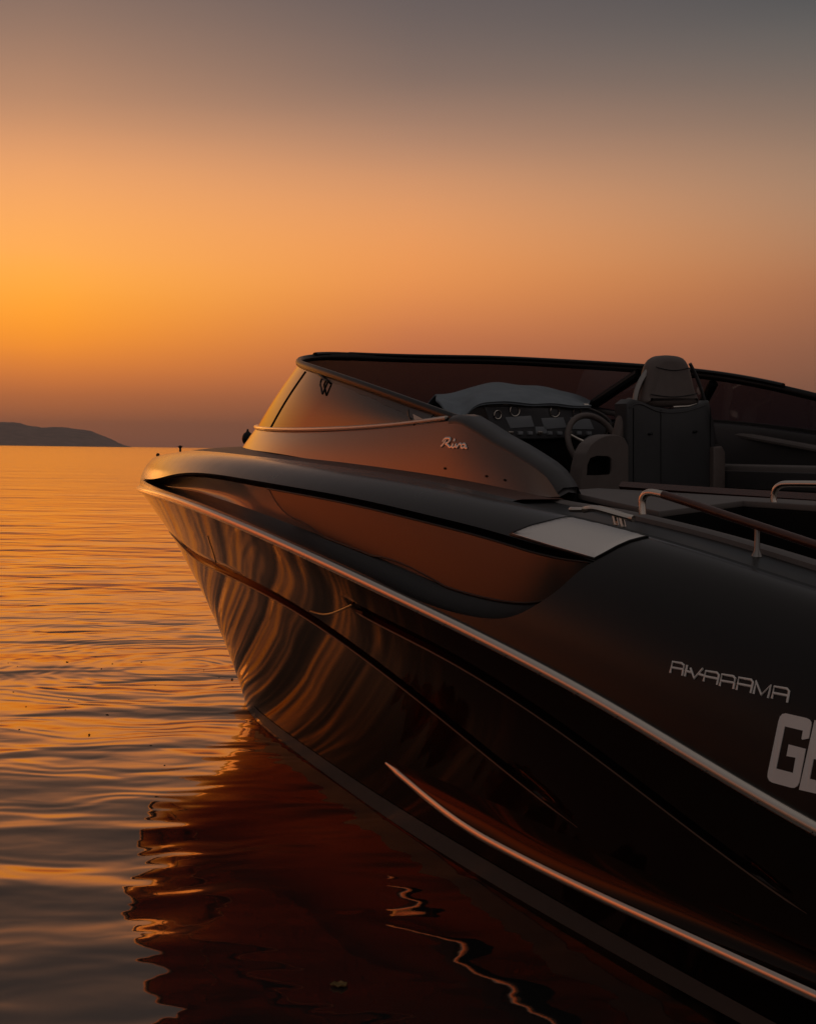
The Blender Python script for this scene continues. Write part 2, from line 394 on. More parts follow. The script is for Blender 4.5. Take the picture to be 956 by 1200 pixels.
# ------------------------------------------------------------------ the boat: hull curves
boat = empty('speedboat', BO)
boat.rotation_euler = (0, 0, math.atan2(UV[1], UV[0]))
tag(boat, 'dark bronze open motorboat with raked tinted windscreen floating on calm sea', 'motorboat')
UE = 13.0; UN = -0.03
def b0(u):
    u = np.asarray(u, float); q = np.clip((u - UN) / (8 - UN), 0, 1)
    return 1.72 * (1 - (1 - q) ** 2.3) - 0.010 * np.clip(u - 8, 0, 9) ** 2
def bw(du):
    d = np.clip(du, 0, 11); return .18 * (1 - np.exp(-d / .6)) + .20 * d - .0125 * np.clip(d - 3, 0, 9) ** 2
zr = spline((-0.03, 2, 4, 5.5, 7, 8, 8.8, 9.6, 11, 13.4), (1.435, 1.474, 1.462, 1.366, 1.188, 1.018, .84, .72, .62, .58))
zg = spline((-0.03, 2, 4, 5.5, 6.5, 7.3, 8, 8.6, 9.6, 11, 13.4), (1.675, 1.71, 1.717, 1.673, 1.624, 1.556, 1.480, 1.388, 1.27, 1.17, 1.12))
_us = spline((-.6, 0, .237, .655, .973, 1.12, 1.24, 1.44), (2.15, 1.83, 1.625, 1.151, .70, .48, .27, UN))
def us(z): return _us(z)
def hb(u, z):
    """half breadth of the hull below the rub rail"""
    if z < 0:
        return float(bw(u - us(z))) * max(0, 1 + z * 1.1)
    z_r = float(zr(u)); a = min(max(z / z_r, 0), 1) ** (2.6 - 1.35 * float(sstep(4.5, 8, u))); du = u - float(us(z))
    q = min(max(du / (8 - UN), 0), 1)
    br = 1.72 * (1 - (1 - q) ** 2.3) - 0.010 * max(u - 8, 0) ** 2
    return float(bw(du)) * (1 - a) + br * a
def hull(u, t):
    z = t * float(zr(u)); return np.array([u, -hb(u, z), z])
def stem_u(t):
    u = 0.5
    for _ in range(60): u = 0.6 * u + 0.4 * float(us(t * float(zr(max(u, UN)))))
    return u
def mirror(G):
    G = np.array(G, float).copy(); G[..., 1] *= -1; return G
def fspl(us_, ts_, lo=None, hi=None):
    return spline(us_, ts_)

KN_PX = [(222, 646), (253, 662), (297, 687), (344, 712), (372, 728), (400, 747), (447, 780), (496, 823), (570, 881), (625, 925), (667, 955)]
C2_PX = [(412, 709), (440, 719), (496, 753), (570, 801), (643, 847), (700, 881), (746, 911), (810, 960), (874, 1011), (945, 1070)]
def fit_rows(surf, pts, g, deg):
    P = inv_path(surf, pts, g); c = np.polyfit(P[:, 0], P[:, 1], deg); return P, (lambda u: np.polyval(c, u))
KP, kf = fit_rows(hull, KN_PX, (2.8, .75), 4)
CP, cf = fit_rows(hull, C2_PX, (6.0, .9), 2)
k0, k1, c0, c1 = KP[0, 0], KP[-1, 0], CP[0, 0], CP[-1, 0]
_k = spline((-0.15, .5, 1.6, *np.linspace(k0, k1, 7), k1 + .8, UE), (.80, .80, .785, *kf(np.linspace(k0, k1, 7)), float(kf(k1)) - .06, .3))
_c = spline((-0.15, 1.5, 3.2, 4.8, *np.linspace(c0, c1, 4), c1 + .9, UE), (.93, .93, .93, .935, *cf(np.linspace(c0, c1, 4)), float(cf(c1)) - .04, .6))
tKN = lambda u: float(_k(u)); tC2 = lambda u: max(float(_c(u)), tKN(u) + .06)
dKN = lambda u: 0.030 * float(sstep(k1 + .02, k1 - .55, u)) * float(sstep(.5, 4.8, u))
dC2 = lambda u: 0.030 * float(sstep(c0 - .02, c0 + .12, u) * sstep(c1 + .02, c1 - .5, u))
def row_points(trow, off, S):
    out = []
    u0 = 0.5
    for _ in range(60): u0 = .6 * u0 + .4 * stem_u(trow(u0))
    for s in S:
        u = u0 + (UE - u0) * s
        p = hull(u, trow(u)); k = off(u)
        p = p + np.array([0, min(k, -p[1]), 0]); out.append(p)
    return out
S_ = np.r_[np.linspace(0, .12, 30)[:-1] ** 1.0, np.linspace(.12, .75, 150)[:-1], np.linspace(.75, 1, 24)]
z0 = lambda u: 0.0
DT = 0.021
rows = []
for t in (-.45, -.2): rows.append((lambda u, t=t: t, z0))
nl = 26
for i in range(nl): rows.append((lambda u, i=i: (tKN(u) - DT) * i / (nl - 1), z0))
rows.append((lambda u: tKN(u) - .6 * DT, dKN)); rows.append((lambda u: tKN(u) + .6 * DT, dKN))
nm = 9
for i in range(nm): rows.append((lambda u, i=i: tKN(u) + DT + (tC2(u) - tKN(u) - 2 * DT) * i / (nm - 1), z0))
rows.append((lambda u: tC2(u) - .6 * DT, dC2)); rows.append((lambda u: tC2(u) + .6 * DT, dC2))
nt_ = 10
for i in range(nt_): rows.append((lambda u, i=i: tC2(u) + DT + (1 - tC2(u) - DT) * i / (nt_ - 1), z0))
HG = np.array([row_points(a, b, S_) for a, b in rows])          # rows x stations x 3
mb = MB().grid(HG, flip=True).grid(mirror(HG))
sec = HG[:, -1]; o_ = len(mb.v)
mb.grid(np.stack([sec, mirror(sec)], 0))                         # transom
mb.grid(np.stack([HG[0], mirror(HG[0])], 0))                     # bottom
hull_o = mb.build('hull', M_HULL, boat, angle=0.6, weld=0.0005)

def on_surf(surf, path, off=0.0):
    """points of parameter path on surf, pushed off along the outward normal"""
    out = []
    for u, t in path:
        p = surf(u, t); h = 1e-3
        n = np.cross(surf(u + h, t) - p, surf(u, t + h) - p); n /= np.linalg.norm(n) + 1e-12
        if n[1] > 0: n = -n
        out.append(p + n * off)
    return np.array(out)
# lips under the style grooves
for (f, d, a, b) in ((tKN, dKN, 1.0, k1 + .03), (tC2, dC2, c0, c1)):
    uu = np.linspace(a, b, 160)
    P = on_surf(hull, [(u, f(u) - DT * 1.05) for u in uu], 0.001)
    MB().tube(P, .0042 * np.clip(np.minimum(np.arange(160), np.arange(160)[::-1]) / 4, .3, 1), 8).build('style_line_lip', M_LIP, hull_o)
lp = inv_path(hull, [(364, 716), (376, 719.5), (387, 719), (400, 714.5), (413, 708.5)], KP[4])
MB().tube(curve3(on_surf(hull, lp, .001), 30), 0.0045, 8).build('style_line_lip', M_LIP, hull_o)

sm_ = inv_path(hull, [(244, 628), (247, 638), (251, 650), (253, 659)], (3.2, .85))
MB().tube(curve3(on_surf(hull, sm_, .0), 16), .003, 6).build('hatch_seam', M_BLACK, hull_o)

# boot stripe just above the water
BS_U = [(330, 853), (362, 878), (420, 917), (504, 966), (600, 1024), (756, 1118), (915, 1200)]
BS_L = [(300, 838), (330, 868), (420, 936), (500, 985), (644, 1074), (757, 1138), (870, 1200)]
pu = inv_path(hull, BS_U, (4.0, .05)); pl = inv_path(hull, BS_L, (3., .02))
cu = np.polyfit(pu[:, 0], pu[:, 1], 2); cl = np.polyfit(pl[:, 0], pl[:, 1], 2)
us_b = np.linspace(pl[0, 0], 12.9, 220)
def stripe(side):
    G = []
    for u in us_b:
        uc = min(u, 9.0); lo = max(np.polyval(cl, uc), .004); hi = max(np.polyval(cu, uc), lo + .004)
        G.append(on_surf(hull, [(u, lo + (hi - lo) * k) for k in np.linspace(0, 1, 6)], 0.003))
    G = np.array(G); 
    if side > 0: G = mirror(G)
    return MB().grid(G, flip=side > 0)
for s in (-1, 1): stripe(s).build('boot_stripe', M_STRIPE, hull_o)

# spray rail
SR_PX = [(454, 895), (504, 930), (588, 981), (672, 1023), (756, 1062), (869, 1110), (956, 1152)]
SU_PX = [(460, 894), (532, 921), (644, 969), (756, 1023), (869, 1078), (956, 1120)]
sp = inv_path(hull, SR_PX, (6.0, .3)); su = inv_path(hull, SU_PX, (6.0, .3))
scf = np.polyfit(sp[:, 0], sp[:, 1], 3); suf = np.polyfit(su[:, 0], su[:, 1], 3)
u_a, u_b = sp[0, 0], 12.6
uu = np.r_[np.linspace(u_a, u_a + .6, 40)[:-1], np.linspace(u_a + .6, u_b, 150)]
ue_ = lambda u: min(u, sp[-1, 0] + .3)
rail_t = lambda u: float(np.polyval(scf, ue_(u))); up_t = lambda u: max(float(np.polyval(suf, ue_(u))), rail_t(u) + .012)
wid = lambda u: 0.070 * float(sstep(u_a - .02, u_a + 1.3, u)) + .006
def spray(side):
    G = []; C = []
    for u in uu:
        tl, th = rail_t(u), up_t(u); w = wid(u)
        a = on_surf(hull, [(u, tl - .012)], -.004)[0]; b = on_surf(hull, [(u, th)], .0)[0]
        e = on_surf(hull, [(u, tl)], 0)[0] + np.array([0, -w, 0])
        G.append([a, e + (0, .006, -.004), e + (0, .0, .012), e * .72 + b * .28 + (0, .2 * w, -.002), e * .4 + b * .6 + (0, .22 * w, -.002), b])
        C.append(e)
    G = np.array(G); C = np.array(C)
    if side > 0: G = mirror(G); C = mirror(C)
    fair = MB().grid(G, flip=side < 0).build('spray_rail', M_HULL, hull_o, angle=0.9)
    return C
for s in (-1, 1):
    C = spray(s)
    r = .016 * np.clip((np.arange(len(C)) + 6) / 16, .45, 1)
    MB().tube(C, r * .85, 10, rz=r * 1.1).build('spray_rail_strip', M_STEEL, hull_o)

# ------------------------------------------------------------------ topsides above the rub rail
def body(u, th):
    s2 = math.sin(th) ** 2
    ue = u + (0.26 * s2 * math.exp(-(u - UN) / .7) if u < 6 else 0)
    bo = max(float(b0(ue)), 0); ins = .29 * bo / (bo + .29)
    z_r, z_g = float(zr(u)), float(zg(u))
    return np.array([ue, -(bo - ins * (1 - math.cos(th))), z_r + (z_g - z_r) * math.sin(th)])
RT_PX = [(187, 560), (209, 555), (234, 554), (281, 560), (328, 568), (391, 579), (440, 589), (508, 605), (564, 619), (599, 629), (647, 643), (682, 653)]
RB_PX = [(190, 573.5), (234, 589), (297, 615), (360, 643), (432, 676), (498, 707), (546, 721), (577, 725), (607, 720), (634, 705), (665, 681), (690, 661)]
rt = inv_path(body, RT_PX, (2.6, .5)); rbm = inv_path(body, RB_PX, (2.6, .2))
if __name__ == '__main__' and False: print(rt, rbm)
uA, uZ = 2.0, 7.93
def clean(P):
    keep = [P[0]]
    for p in P[1:]:
        if p[0] > keep[-1][0] + .02: keep.append(p)
    return np.array(keep)
rt, rbm = clean(rt), clean(rbm)
thT_ = spline((uA, *rt[:, 0], uZ, UE), (.30, *rt[:, 1], float(rt[-1, 1]) - .02, .75))
thB_ = spline((uA, *rbm[:, 0], uZ), (.26, *rbm[:, 1], float(rt[-1, 1]) - .03))
def thT(u): return float(np.clip(thT_(u), .05, 1.4)) if u > uA else .30
def thB(u):
    if u >= uZ or u <= uA: return thT(u)
    return float(min(max(thB_(u), .02), thT(u)))
ust = np.unique(np.r_[np.linspace(UN, 1.0, 40), np.linspace(1.0, 7.2, 150), np.linspace(7.2, 8.0, 60), np.linspace(8, UE, 70)])
def bodygrid(fa, fb, n, us_, off=0.0):
    G = []
    for u in us_:
        a, b = fa(u), fb(u)
        if off: G.append(on_surf(body, [(u, a + (b - a) * k) for k in np.linspace(0, 1, n)], off))
        else: G.append([body(u, a + (b - a) * k) for k in np.linspace(0, 1, n)])
    return np.array(G)
lo = bodygrid(lambda u: 0.0, thB, 14, ust); hi = bodygrid(thT, lambda u: math.pi / 2, 18, ust)
mb = MB()
for G in (lo, hi): mb.grid(G, flip=True).grid(mirror(G))
bul = mb.build('topsides', M_PAINT, boat, angle=None, weld=0.0004)
# recess let into the topsides: dark chamfer, inset panel, dark shadow groove under the brow
DEP = 0.045
def dep(u): return DEP * float(sstep(uA, uA + .5, u) * sstep(uZ, uZ - .35, u))
cham = lambda u: 0.17 * float(sstep(uA, uA + .8, u) * sstep(uZ, uZ - .12, u))
urec = np.unique(np.r_[np.linspace(uA, 7.2, 130), np.linspace(7.2, uZ, 60)])
def WBt(u):
    a, b = thB(u), thT(u); return a + min(cham(u), .32 * (b - a))
def WTt(u):
    a, b = thB(u), thT(u); return b - min(.07, .10 * (b - a))
def recsurf(u, th):
    """inset panel: nearly flat from its lower to its upper edge"""
    b, c = WBt(u), WTt(u); k = (th - b) / max(c - b, 1e-4)
    p0 = on_surf(body, [(u, b)], -2.1 * dep(u))[0]; p1 = on_surf(body, [(u, c)], -.45 * dep(u))[0]
    return p0 + (p1 - p0) * k + np.array([0, -1, .3]) * .003 * max(4 * k * (1 - k), -1) * min(dep(u) / DEP, 1) * min((c - b) / .5, 1)
Gc = []; Gp = []; Gg = []
for u in urec:
    a, b, c, d = thB(u), WBt(u), WTt(u), thT(u); k = dep(u)
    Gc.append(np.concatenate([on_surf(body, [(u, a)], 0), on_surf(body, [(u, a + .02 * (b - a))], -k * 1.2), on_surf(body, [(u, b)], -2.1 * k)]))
    cv = .030 * float(sstep(2.1, 3.2, u)) * float(1 - .8 * sstep(4.3, 5.2, u)) * float(1 - sstep(5.2, 5.8, u))
    Gp.append([recsurf(u, b + (c - b) * q) + np.array([0, 1, -.2]) * cv * 4 * q * (1 - q) for q in np.linspace(0, 1, 16)])
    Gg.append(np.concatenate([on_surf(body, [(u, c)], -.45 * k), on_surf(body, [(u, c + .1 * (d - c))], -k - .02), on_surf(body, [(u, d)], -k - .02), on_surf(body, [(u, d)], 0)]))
for s in (-1, 1):
    f = (lambda G: np.array(G)) if s < 0 else mirror
    MB().grid(f(Gp), flip=s < 0).build('recess_panel', M_RECESS, bul, angle=None)
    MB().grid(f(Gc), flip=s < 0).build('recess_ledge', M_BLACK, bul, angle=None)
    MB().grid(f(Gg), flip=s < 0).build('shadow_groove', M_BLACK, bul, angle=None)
# long side window on the recess panel
WN_PX = [(313.5, 566), (322, 583), (357, 612), (410, 648)]
wn = inv_path(recsurf, WN_PX, (5.2, .5)); wn = clean(wn)
wl_ = spline((*wn[:, 0], wn[-1, 0] + .25, wn[-1, 0] + .8), (*wn[:, 1], WBt(wn[-1, 0] + .25) + .01, WBt(wn[-1, 0] + .8)))
def win_lo(u):
    t = WBt(u)
    if u < wn[-1, 0] + .8: t = max(t, float(wl_(u))) if u > wn[-1, 0] else float(wl_(u))
    return max(t, WBt(u))
uw = np.r_[wn[0, 0] + .005 + (1 - np.cos(np.linspace(0, math.pi / 2, 30))) * .6, np.linspace(wn[0, 0] + .64, uZ - .13, 90)]
for s in (-1, 1):
    G = []
    for u in uw:
        a, b = win_lo(u), WTt(u); a = min(a, b - .002)
        G.append(np.concatenate([[recsurf(u, a)]] + [on_surf(recsurf, [(u, a + (b - a) * q)], .006) for q in np.linspace(0.003, .997, 16)] + [[recsurf(u, b)]]))
    G = np.array(G)
    if s > 0: G = mirror(G)
    MB().grid(G, flip=s < 0).build('side_window', M_SIDEGLASS, bul, angle=0.7)

Wg = []
for u in np.r_[uw[::-1][:60], uw[:1]] if False else uw[::-1]:
    a, b = win_lo(u), WTt(u); Wg.append(on_surf(recsurf, [(u, min(a, b - .002))], .004)[0])
for u in uw: Wg.append(on_surf(recsurf, [(u, WTt(u))], .004)[0])
MB().tube(np.array(Wg), .0045, 6).build('window_gasket', M_BLACK, bul, angle=None)

# rub rail with its screws
uu = np.unique(np.r_[np.linspace(UN, 1, 50), np.linspace(1, UE, 220)])
for s in (-1, 1):
    C = np.array([[u, s * (float(b0(u)) + .004), float(zr(u)) - .004] for u in uu])
    rr = MB().tube(C, .018, 12, rz=.020).build('rub_rail', M_STEEL, boat)
    if s < 0:
        sm = None
        for u in np.arange(5.4, 9.6, .19):
            sm_o = MB().tube([(0, .0, 0), (0, -.004, 0)], .0026, 8).build('screw', M_BLACK, rr) if sm is None else bpy.data.objects.new('screw', sm)
            if sm is None: sm = sm_o.data
            else: COL.objects.link(sm_o); sm_o.parent = rr
            sm_o.location = (u, -(float(b0(u)) + .004 + .017), float(zr(u)) - .018)

# ------------------------------------------------------------------ foredeck, coaming, windscreen
def nose(uf, off, k):
    def w(u):
        return max(float(b0(u)) - off, 0) * math.sqrt(max(1 - math.exp(-max(u - uf, 0) / k), 0))
    return w
w_cb = nose(2.36, .45, .5); w_ct = nose(2.55, .50, .5); w_tr = nose(3.26, .55, .6)
z_cb = spline((2.36, 3.25, 4.32, 5.18, 6.07, 7.06), (1.757, 1.747, 1.723, 1.684, 1.644, 1.590))
_zn = spline((2.55, 3.3, 4.18, 5.0, 5.84, 6.30), (1.890, 1.862, 1.841, 1.838, 1.855, 1.876))
def z_ctn(u):
    if u <= 6.30: return float(_zn(u))
    return float(np.interp(u, (6.30, 6.36, 6.48, 6.61, 6.73, 6.84, 6.92, 6.98, 7.03, 7.06), (1.876, 1.868, 1.832, 1.788, 1.754, 1.718, 1.69, 1.662, 1.624, 1.592)))
_zf = spline((2.55, 3.3, 4.5, 5.33, 6.0, 6.75), (1.890, 1.895, 1.912, 1.908, 1.847, 1.765))
_zf2 = lambda u: float(_zf(u)) if u < 6.75 else 1.765 - (u - 6.75) * .5
_trn = spline((3.26, 3.6, 4.34, 5.26, 5.86, 6.26), (2.312, 2.262, 2.178, 2.050, 1.949, 1.876))
_trf = spline((3.26, 3.61, 3.84, 4.22, 4.7, 5.26, 5.52, 6.05, 6.75), (2.315, 2.303, 2.294, 2.269, 2.231, 2.177, 2.142, 2.039, 1.875))
def P_cb(q):
    u = 2.36 + (7.06 - 2.36) * q * q; return np.array([u, math.copysign(w_cb(u), q), float(z_cb(u))])
def P_ct(q):
    u = 2.55 + (7.06 - 2.55) * q * q; return np.array([u, math.copysign(w_ct(u), q), z_ctn(u) if q < 0 else _zf2(u)])
def P_gb(q):
    e = 6.34 if q < 0 else 6.75
    u = 2.55 + (e - 2.55) * q * q; return np.array([u, math.copysign(w_ct(u) - .006, q), (z_ctn(u) if q < 0 else _zf2(u)) + .004])
def P_tr(q):
    e = 6.28 if q < 0 else 6.75
    u = 3.26 + (e - 3.26) * q * q; return np.array([u, math.copysign(w_tr(u), q), float(_trn(u) if q < 0 else _trf(u))])
def glass(q, h):
    a, b = P_gb(q), P_tr(q); p = a + (b - a) * h; s = math.sin(math.pi * h) * .008
    return p + np.array([-.5 * s, math.copysign(min(s, abs(p[1])), p[1]), .2 * s])
def coam(q, h):
    a, b = P_cb(q), P_ct(q); p = a + (b - a) * h; s = math.sin(math.pi * h) * .003
    return p + np.array([0, math.copysign(min(s, abs(p[1])), p[1]), 0])

# deck: painted rim, teak side decks, cambered foredeck
G = []; Gt = []
for u in np.r_[np.linspace(.2, 2.3, 40), np.linspace(2.36, 7.1, 110)]:
    e = body(u, math.pi / 2); uu_, bg, zz = e[0], -e[1], e[2]
    inn = 0.0 if uu_ < 2.37 else max(w_cb(uu_) - .04, 0)
    row = []
    for q in np.linspace(0, 1, 14):
        v = bg + (inn - bg) * q; x = bg - v
        crown = .055 * (1 - math.exp(-x / .25)) * float(sstep(.2, 1.6, uu_)) if uu_ < 2.37 else .055 * (1 - math.exp(-x / .25)) * float(1 - sstep(2.6, 5.0, uu_)) + .010 * float(sstep(4, 5.5, uu_)) * min(x / .05, 1)
        row.append((uu_, -v, zz + crown))
    G.append(row)
G = np.array(G)
MB().grid(G[:, :3], flip=True).grid(mirror(G[:, :3])).build('deck_rim', M_PAINT, boat, angle=None, weld=.0003)
dk = MB().grid(G[:, 2:], flip=True).grid(mirror(G[:, 2:])).build('foredeck', M_TEAK, boat, angle=None, weld=.0003)
sp_ = at_v(395, 545, -1.2)
pass

qs = np.linspace(-1, 1, 221)
H = 9
G = np.array([[coam(q, h) for h in np.linspace(0, 1, H)] for q in qs])
co = MB().grid(G, flip=False).build('coaming', M_COPPER, boat, angle=None)
# inner liner of the coaming
def inward(p, d): return p - np.array([0, math.copysign(1, p[1]) * min(d, abs(p[1])), 0])
G = []
for q in qs:
    a = P_ct(q); b = inward(a, .075) + np.array([.05 * (1 - q * q), 0, .012]); c = b.copy(); c[2] = 1.62; d = c.copy(); d[2] = 1.0
    G.append([a, (a + b) / 2 + (0, 0, .01), b, inward(b, .01) - (0, 0, .03), c, d])
MB().grid(G, flip=False).build('coaming_liner', M_CHAR, boat, angle=.7)
# sloping cap at the port end of the coaming
G = []
for q in np.linspace(-.905, -.999, 40):
    a = P_ct(q)
    G.append([a + (0, -.004, -.012), a + (0, -.003, .006), a + (0, .02, .022), a + (0, .085, .026), a + (0, .10, .0), a + (0, .10, -.06)])
MB().grid(G, flip=True).build('coaming_cap', M_CHAR, co, angle=None)

wind = empty('windscreen', (0, 0, 0), boat)
G = np.array([[glass(q, h) for h in np.linspace(.0, 1, 10)] for q in np.linspace(-.985, 1, 240)])
MB().grid(G).build('glass_pane', M_GLASS, wind, angle=None)
def out(p, d, dz=0, du=0): return p + np.array([du, math.copysign(d, p[1]) if abs(p[1]) > 1e-6 else 0, dz])
qn = np.linspace(-1, .12, 150); qf = np.linspace(.10, 1, 110); qa = np.linspace(-1, 1, 240)
MB().tube([out(P_tr(q), .010, .004) for q in qn], .009, 10).build('top_rail', M_STEEL, wind)
MB().tube([out(P_tr(q), -.012 if abs(q) > .1 else 0, .0, .012 * (1 - min(abs(q) * 4, 1))) for q in qa], .017, 10, rz=.021).build('top_rail_gasket', M_BLACK, wind)
MB().tube([out(P_tr(q), .0, .021) for q in np.linspace(-.2, .86, 120)], .016, 8, rz=.012).build('top_rail_cap', M_BLACK, wind)
MB().tube([out(P_gb(q), .008, .008) for q in np.linspace(-.985, .15, 150)], .010, 10).build('base_trim', M_STEEL, wind)
MB().tube([out(P_gb(q), -.012, .006) for q in np.linspace(.15, 1, 100)], .014, 10, rz=.022).build('base_trim', M_BLACK, wind)
def dens_(*poly):
    return [(poly[i][0] + (poly[(i + 1) % len(poly)][0] - poly[i][0]) * k / 4, poly[i][1] + (poly[(i + 1) % len(poly)][1] - poly[i][1]) * k / 4) for i in range(len(poly)) for k in range(4)]
def strut(pa, pb_, g, r, name, m_, rz=None, off=.0):
    a = inv(glass, *pa, g); b = inv(glass, *pb_, (a[0], .2))
    P = [inward(glass(a[0] + (b[0] - a[0]) * k, min(max(a[1] + (b[1] - a[1]) * k, -.05), 1.0)), off) for k in np.linspace(0, 1, 14)]
    return MB().tube(P, r, 10, rz=rz).build(name, m_, wind)
strut((752, 438), (695, 476), (.72, .95), .030, 'windscreen_post', M_BLACK, off=.02)
strut((839, 449), (814, 494), (.80, .95), .026, 'windscreen_post', M_BLACK, off=.02)
strut((358, 436), (317, 502), (-.42, .9), .006, 'windscreen_post', M_BLACK)
strut((479, 481), (486, 498), (-.9, .6), .006, 'windscreen_post', M_BLACK)
qp = [glass(*inv(glass, x, y, (-.9, .6))) + np.array([0, -.006, 0]) for x, y in dens_((485, 485), (503, 494), (488, 497.5))]
MB().prism(qp, (0, .004, 0)).build('quarter_pane', mat('bronze_mirror_glass', (.75, .58, .45), .18, 1.0), wind, angle=.6)
# small bracket with a loop hanging behind the port glass
hk = [inward(glass(*inv(glass, x, y, (-.55, .8))), -.012) for x, y in ((374, 437), (379, 441), (385, 447))]
lpth = [inward(glass(*inv(glass, x, y, (-.55, .7))), -.012) for x, y in ((380, 443), (378, 449), (379, 455), (381, 461), (383, 456), (386, 449), (385, 445))]
MB().tube(curve3(hk, 12), .008, 6).tube(curve3(lpth, 24), .005, 6).build('mirror_bracket', M_BLACK, wind)

bp_ = [inv(glass, x, y, (-.6, .9)) for x, y in ((374, 440), (410, 456), (440, 468), (470, 482), (503, 494))]  # dark strip painted for shade and reflection on the glass below the rail
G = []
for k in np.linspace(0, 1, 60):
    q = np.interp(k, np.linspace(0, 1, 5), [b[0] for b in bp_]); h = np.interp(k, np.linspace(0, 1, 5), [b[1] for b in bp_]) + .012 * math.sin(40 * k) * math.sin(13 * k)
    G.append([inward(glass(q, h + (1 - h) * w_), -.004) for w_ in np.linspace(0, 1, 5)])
MB().grid(np.array(G)).build('painted_shade_band', mat('painted_shade_tone', (.05, .036, .03), .35), wind, angle=None)

# lettering: strokes laid on a surface
def stroke(mb_, surf, pts, g, r, off, n=None, flat=None):
    P = inv_path(surf, pts, g); Q = on_surf(surf, P, off)
    Q = curve3(Q, n) if n else Q
    mb_.tube(Q, r, 8, rz=(flat or r), up=(0.1, -1, .15) if flat else (0, 0, 1))
def zz(pts, x0, y0, k): return [(x0 + p[0] * k, y0 + p[1] * k) for p in pts]
mb = MB()
for st, n in (([(148, 492), (158, 484), (172, 462)], 14), ([(157, 470), (165, 458), (180, 453), (191, 459), (186, 470), (170, 478), (180, 485), (190, 495), (200, 491), (206, 479)], 40),
              ([(206, 479), (201, 492), (207, 497), (217, 488)], 16), ([(213, 455), (209, 467)], 0), ([(217, 480), (222, 496), (236, 480), (243, 484)], 20),
              ([(262, 484), (250, 482), (243, 492), (250, 499), (259, 493), (265, 482)], 24), ([(265, 482), (261, 496), (271, 499)], 12)):
    stroke(mb, coam, zz(st, 480, 400, .251), (-.88, .6), .0058, .003, n or None, .0016)
mb.build('script_badge', M_BADGE, co)
for p in ((521.5, 549), (570, 558), (591.5, 562.5)):
    c = on_surf(coam, [inv(coam, *p, (-.9, .3))], .001)[0]
    MB().tube([c + (0, .004, 0), c + (0, -.004, 0)], .0045, 10).build('fastener', M_BLACK, co)

mb = MB()
RV = [[(140, 232), (155, 170), (205, 179), (219, 190), (214, 213), (150, 202)], [(214, 213), (208, 248)], [(236, 188), (223, 252)], [(230, 222), (258, 230)], [(254, 206), (275, 263), (323, 208)], [(302, 240), (330, 248)],
      [(326, 280), (341, 222), (402, 232), (413, 243), (403, 300)], [(333, 251), (408, 266)],
      [(417, 306), (431, 241), (494, 252), (505, 264), (500, 289), (424, 276)], [(500, 289), (494, 323)],
      [(511, 328), (526, 259), (594, 272), (604, 284), (591, 346)], [(517, 293), (599, 309)],
      [(607, 350), (621, 279), (651, 356), (703, 304), (688, 374)],
      [(709, 376), (724, 309), (794, 322), (806, 334), (795, 399)], [(716, 345), (801, 361)]]
for st in RV: stroke(mb, body, zz(st, 756, 740, .2092), (8.2, .6), .0034, .0015)
mb.build('model_lettering', M_MODEL, bul)
def dens(poly, n=6):
    out_ = []
    for i, p in enumerate(poly):
        q = poly[(i + 1) % len(poly)]
        out_ += [(p[0] + (q[0] - p[0]) * k / n, p[1] + (q[1] - p[1]) * k / n) for k in range(n)]
    return out_
def letter(poly):
    pts = zz(dens(poly, 3), 756, 740, .2092); P = inv_path(body, pts, (8.6, .4)); a = on_surf(body, P, .0025)
    o = MB(); n = len(a); o.v = [tuple(p) for p in a]
    # cut into pieces that follow the curved side
    bm = bmesh.new(); vs = [bm.verts.new(p) for p in a]; bm.faces.new(vs); bmesh.ops.triangulate(bm, faces=bm.faces[:])
    tri = [tuple(v.index for v in f.verts) for f in (bm.verts.index_update() or bm.faces)]; bm.free()
    b = on_surf(body, P, -.002); o.v += [tuple(p) for p in b]
    o.f = tri + [(i, (i + 1) % n, n + (i + 1) % n, n + i) for i in range(n)]
    return o
Gp_ = [(747, 503), (755, 478), (768, 463), (788, 459), (902, 485), (920, 494), (929, 508), (930, 524), (916, 600), (880, 607), (876, 600), (884, 556), (782, 532), (733, 768), (828, 793), (843, 707), (792, 698), (804, 633), (899, 658), (863, 846), (852, 866), (836, 876), (818, 875), (712, 846), (695, 835), (686, 815), (687, 792)]
Ep_ = [(949, 497), (1075, 524), (1062, 590), (1000, 577), (983, 655), (1040, 668), (1028, 732), (943, 714), (921, 825), (1010, 848), (996, 917), (862, 886)]
for p in (Gp_, Ep_): letter(p).build('name_letter', M_LETTER, bul, smooth=False, angle=None)

# brushed steel panel on the shoulder, behind the window
bs = zz([(92, 208), (150, 185), (230, 165), (300, 152), (350, 152), (400, 172), (470, 208), (480, 215), (430, 228), (395, 243), (360, 262), (330, 278), (210, 244)], 560, 540, .4142)
def inv_safe(surf, pts, g, tmax):
    """as inv_path; points above the skyline of the shoulder stop on its crest"""
    out_ = []
    for x, y in pts:
        best = None
        for k in range(40):
            q = inv(surf, x, y + k * .7, g)
            if np.abs(px_of(surf(*q)) - (x, y + k * .7)).max() < .3 and .0 < q[1] <= tmax: best = q; break
        g = best if best is not None else g; out_.append(g)
    return np.array(out_)
P = inv_safe(body, dens(bs, 4), (7.6, .9), math.pi / 2 - .04)
cP = P.mean(0); rings = []
for k, of in ((1.0, -.002), (1.0, .003), (.97, .005), (.75, .005), (.5, .005), (.25, .005), (.0005, .005)):
    rings.append(on_surf(body, [cP + (p - cP) * k for p in P], of))
MB().grid(np.array(rings), closed=True, flip=True).build('shoulder_panel', M_BRUSH, bul, angle=.6)

